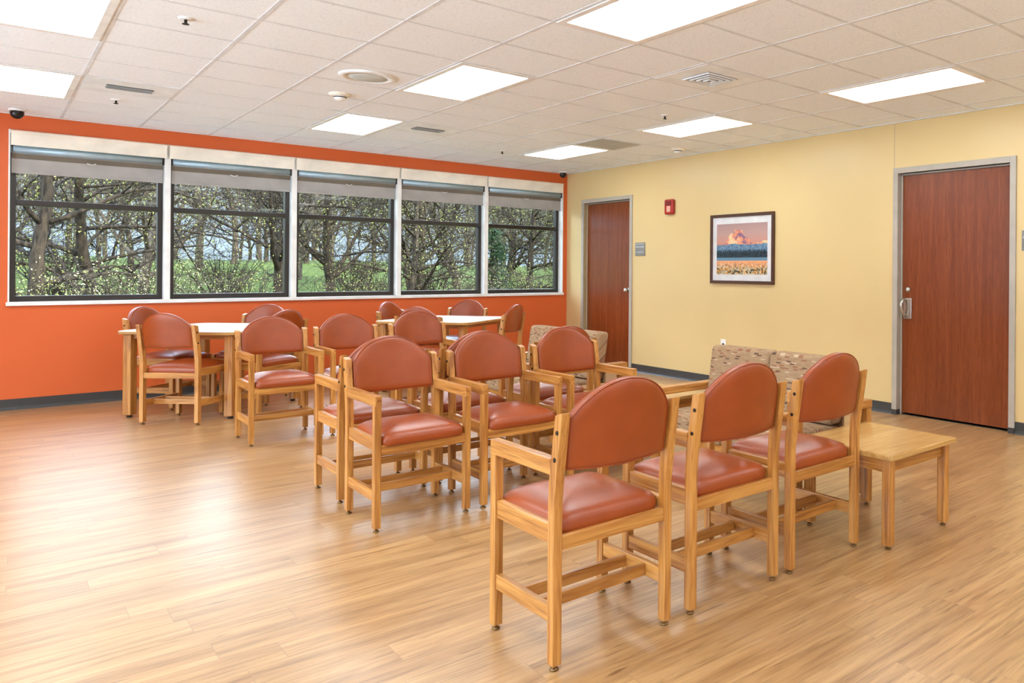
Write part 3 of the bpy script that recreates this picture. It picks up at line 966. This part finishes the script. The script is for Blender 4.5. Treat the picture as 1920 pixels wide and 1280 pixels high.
def rnd_perp(d, R):
    v = Vector((R.gauss(0, 1), R.gauss(0, 1), R.gauss(0, 1)))
    v -= d * v.dot(d)
    return v.normalized()
def tree_template(seed, height, trunk_r, spread=1.0, low=.22, levels=4, leaves=1800, leaf_size=.05, arch=0.0, lean=0.0):
    R = random.Random(seed)
    m = MB(); tips = []
    def branch(p, d, length, r, lev):
        n = max(3, int(length / .35)) if lev < 3 else 3
        pts = [p.copy()]; rr = [r]
        dd = d.copy(); seg = length / n
        for i in range(n):
            wob = .16 + .10 * lev
            dd = (dd + rnd_perp(dd, R) * wob * R.random() + Vector((0, 0, .05 if lev else .12))).normalized()
            if lev == 1 and arch: dd = (dd + Vector((0, 0, -arch * i / n * .5))).normalized()
            pts.append(pts[-1] + dd * seg)
            rr.append(r * (1 - .72 * (i + 1) / n) if lev else r * (1 - .6 * (i + 1) / n))
        m.tube(pts, rr, 7 if lev == 0 else (5 if lev == 1 else 3))
        if lev >= levels:
            tips.append(pts[-1]); tips.append(pts[-2]); return
        if lev >= 2: tips.append(pts[-1])
        k = [17, 7, 5, 4][min(lev, 3)]
        for j in range(k):
            t = low + (1 - low) * (j + R.random()) / k if lev == 0 else .2 + .8 * (j + R.random()) / k
            idx = min(n - 1, int(t * n)); fr = t * n - idx
            q = pts[idx].lerp(pts[idx + 1], min(1, fr))
            axis = (pts[idx + 1] - pts[idx]).normalized()
            ang = math.radians(R.uniform(38, 72)) * spread if lev == 0 else math.radians(R.uniform(25, 62))
            nd = (axis * math.cos(ang) + rnd_perp(axis, R) * math.sin(ang)).normalized()
            L = length * R.uniform(.36, .62) * (1.1 - .45 * t) if lev == 0 else length * R.uniform(.38, .62)
            br = rr[idx] * R.uniform(.4, .62)
            branch(q, nd, L, max(br, .006), lev + 1)
    branch(Vector((0, 0, -.3)), Vector((lean, R.uniform(-.06, .06), 1)).normalized(), height, trunk_r, 0)
    leaf = MB()
    if leaves:
        for _ in range(leaves):
            p = R.choice(tips) + Vector((R.gauss(0, .16), R.gauss(0, .16), R.gauss(0, .14)))
            a = Vector((R.gauss(0, 1), R.gauss(0, 1), R.gauss(0, 1))).normalized()
            b = rnd_perp(a, R); s = leaf_size * R.uniform(.5, 1.1)
            i0 = len(leaf.v)
            leaf.v += [p - a * s, p + b * s * .55, p + a * s, p - b * s * .55]
            leaf.f.append((i0, i0 + 1, i0 + 2, i0 + 3))
    return m, leaf
def make_tree(name, seed, mat, leafmat, **k):
    m, lf = tree_template(seed, **k)
    r = empty(name)
    mesh_obj('trunk_and_branches', m.v, m.f, mat, r, smooth=True)
    if lf.v: mesh_obj('foliage', lf.v, lf.f, leafmat, r)
    return r
protos = [
    make_tree('oak_tree', 3, BARK, LEAF, height=5.6, trunk_r=.15, levels=4, leaves=5200, low=.12, spread=1.25, arch=.6, leaf_size=.024),
    make_tree('oak_tree', 8, BARK, LEAF, height=6.2, trunk_r=.16, levels=4, leaves=2600, low=.16, spread=1.1, leaf_size=.023),
    make_tree('oak_tree', 15, BARK2, LEAF, height=7.0, trunk_r=.17, levels=4, leaves=2000, low=.14, spread=1.1, leaf_size=.03),
    make_tree('oak_tree', 21, BARK2, LEAF2, height=8, trunk_r=.14, levels=3, leaves=700, low=.2, spread=1.0, leaf_size=.04),
    make_tree('oak_tree', 34, BARK, LEAF, height=5.4, trunk_r=.13, levels=4, leaves=4000, low=.1, spread=1.35, lean=.3, arch=.5, leaf_size=.023),
]
used = [False] * len(protos)
def put_tree(k, x, y, rz, s, label, group=None):
    o = protos[k] if not used[k] else dup(protos[k])
    used[k] = True
    o.location = (x, y, ground_z(x, y) - .05); o.rotation_euler = (0, 0, rz); o.scale = (s, s, s)
    if 'group' in o: del o['group']
    tag(o, label, 'tree', group)
near = [
 (0, -5.6, 9.5, .4, 1.0, 'dark arching oak tree at the left of the first window'),
 (4, -4.4, 12.5, 3.6, 1.05, 'leaning dark tree in the middle of the first window'),
 (2, -3.1, 17, .8, .95, 'grey-trunked tree at the right side of the first window'),
 (1, -.7, 13, 2.0, .95, 'broad twin-limbed tree in the middle of the second window'),
 (4, 2.0, 11.5, .2, .9, 'crooked tree behind the post between the second and third windows'),
 (1, 4.6, 17, 4.1, 1.0, 'dark tree standing left of centre in the third window'),
 (2, 7.0, 19, 2.6, 1.0, 'grey tree at the left side of the fourth window'),
 (0, 9.0, 17, 5.2, .95, 'spreading tree in the middle of the fourth window'),
 (1, 12.2, 18.5, 1.0, .9, 'dark tree in the middle of the window nearest the yellow wall'),
 (4, 10.3, 15, 3.0, .75, 'small crooked tree at the left of the window nearest the yellow wall'),
]
for k, x, y, rz, s, L in near: put_tree(k, x, y, rz, s, L)
R = random.Random(77)
spots = [(x, y) for k, x, y, *_ in near]
def scatter(n, ya, yb, gap, kinds, s0, s1, label, group):
    c = 0; tries = 0
    while c < n and tries < 6000:
        tries += 1
        y = R.uniform(ya, yb)
        x = R.uniform(-8.5 - .08 * y, .66 * (y + 10) - 3)
        if any((x - a) ** 2 + (y - b) ** 2 < gap for a, b in spots): continue
        spots.append((x, y)); c += 1
        put_tree(R.choice(kinds), x, y, R.uniform(0, 6.28), R.uniform(s0, s1), label, group)
scatter(15, 15, 33, 9.0, [1, 3, 3, 4, 2], .8, 1.15, 'spring tree standing among others partway up the grassy slope', 'woodland trees partway up the slope')
scatter(60, 35, 66, 2.4, [3], .9, 1.3, 'distant bare tree in the woods along the top of the slope', 'distant woodland trees')

def shrub(name, seed, h, w_, leafmat, n, size, stems=26):
    R = random.Random(seed)
    m = MB(); tips = []
    for _ in range(stems):
        a = R.uniform(0, 6.28); rr = R.uniform(.1, 1) * w_
        p = Vector((math.cos(a) * .1, math.sin(a) * .1, -.1)); e = Vector((math.cos(a) * rr, math.sin(a) * rr, h * R.uniform(.6, 1)))
        pts = [p.lerp(e, t) + Vector((R.gauss(0, .05), R.gauss(0, .05), .12 * math.sin(t * pi))) for t in (0, .3, .6, 1)]
        m.tube(pts, [.018, .013, .009, .004], 4)
        for t in range(2, 4):
            for _ in range(4):
                q = pts[t] + Vector((R.gauss(0, .25), R.gauss(0, .25), R.uniform(-.1, .35)))
                m.tube([pts[t], q], [.006, .002], 3); tips.append(q)
        tips += pts[1:]
    lf = MB()
    for _ in range(n):
        p = R.choice(tips) + Vector((R.gauss(0, .12), R.gauss(0, .12), R.gauss(0, .12)))
        a = Vector((R.gauss(0, 1), R.gauss(0, 1), R.gauss(0, 1))).normalized(); b = rnd_perp(a, R); s = size * R.uniform(.5, 1.2)
        i0 = len(lf.v); lf.v += [p - a * s, p + b * s * .6, p + a * s, p - b * s * .6]; lf.f.append((i0, i0 + 1, i0 + 2, i0 + 3))
    r = empty(name)
    mesh_obj('stems', m.v, m.f, BARK, r); mesh_obj('foliage', lf.v, lf.f, leafmat, r)
    return r
def conifer(name, seed, h):
    R = random.Random(seed); m = MB(); lf = MB()
    m.tube([(0, 0, -.3), (0, 0, h * .5), (.05, 0, h)], [.12, .08, .01], 7)
    for k in range(110):
        t = (k + R.random()) / 110; z = .3 + t * (h - .4); L = (1 - t) * h * .34 + .15; a = R.uniform(0, 6.28)
        d = Vector((math.cos(a), math.sin(a), -.18))
        m.tube([(0, 0, z), d * L * .6 + Vector((0, 0, z)), d * L + Vector((0, 0, z + .06))], [.02, .012, .004], 3)
        for q in range(60):
            u = R.uniform(.15, 1); p = Vector((0, 0, z)) + d * L * u + Vector((R.gauss(0, .09), R.gauss(0, .09), R.gauss(0, .04)))
            b = rnd_perp(d.normalized(), R); e = (d + b * .8).normalized(); s = .06
            i0 = len(lf.v); w2 = rnd_perp(e, R) * .014; lf.v += [p - w2, p + w2, p + e * s * 1.6]; lf.f.append((i0, i0 + 1, i0 + 2))
    r = empty(name); mesh_obj('trunk_and_branches', m.v, m.f, BARK, r); mesh_obj('foliage', lf.v, lf.f, LEAF3, r)
    return r
def place(o, x, y, rz, s, label, cat, group=None):
    o.location = (x, y, ground_z(x, y)); o.rotation_euler = (0, 0, rz); o.scale = (s, s, s)
    tag(o, label, cat, group)
s1 = shrub('blossom_shrub', 5, 1.5, 1.1, LEAF2, 1500, .018, 46)
place(s1, -4.7, 7.0, 0, 1.0, 'pale flowering shrub low in the first window', 'shrub', 'shrubs on the slope')
place(dup(s1), -3.5, 8.6, 2, .9, 'pale flowering shrub at the right foot of the first window', 'shrub', 'shrubs on the slope')
place(dup(s1), 3.6, 10.5, 1, .8, 'pale flowering shrub low in the third window', 'shrub', 'shrubs on the slope')
place(dup(s1), 7.4, 10.0, 4, 1.1, 'pale flowering shrub at the left of the window nearest the yellow wall', 'shrub', 'shrubs on the slope')
s3 = shrub('bare_shrub', 13, 1.5, 1.2, LEAF, 500, .022, 46)
first = True
for x, y, q in ((-2.2, 9.0, .9), (-.2, 8.8, .8), (1.6, 12.5, 1.0), (3.0, 9.2, .7), (5.4, 10.6, .9), (8.4, 12.8, 1.1), (10.8, 13.2, 1.1), (8.6, 9.6, .9), (4.2, 15, 1.2), (-1.4, 16, 1.1), (2.8, 18, 1.2), (-4.9, 16, 1.2)):
    o = s3 if first else dup(s3)
    first = False
    place(o, x, y, x * 2.1, q, 'thin twiggy shrub with sparse young leaves on the grass slope', 'shrub', 'twiggy shrubs')
s2 = shrub('green_shrub', 9, 1.3, 1.0, LEAF, 1200, .019, 36)
place(s2, -5.7, 7.6, 0, 1.0, 'yellow-green shrub in the lower left corner of the first window', 'shrub', 'shrubs on the slope')
place(dup(s2), .6, 10.5, 1, .7, 'yellow-green shrub at the right foot of the second window', 'shrub', 'shrubs on the slope')
place(dup(s2), 6.2, 13.0, 3, 1.0, 'yellow-green shrub low in the fourth window', 'shrub', 'shrubs on the slope')
place(dup(s2), 9.6, 11.5, 5, 1.2, 'yellow-green shrub at the right of the window nearest the yellow wall', 'shrub', 'shrubs on the slope')
cf = conifer('young_conifer', 2, 3.2)
place(cf, 4.75, 11.8, 0, .9, 'young dark green conifer at the right of the third window', 'conifer')

scene.cycles.use_denoising = True
scene.cycles.max_bounces = 10
scene.cycles.diffuse_bounces = 6
scene.cycles.transparent_max_bounces = 16
scene.cycles.sample_clamp_indirect = 8
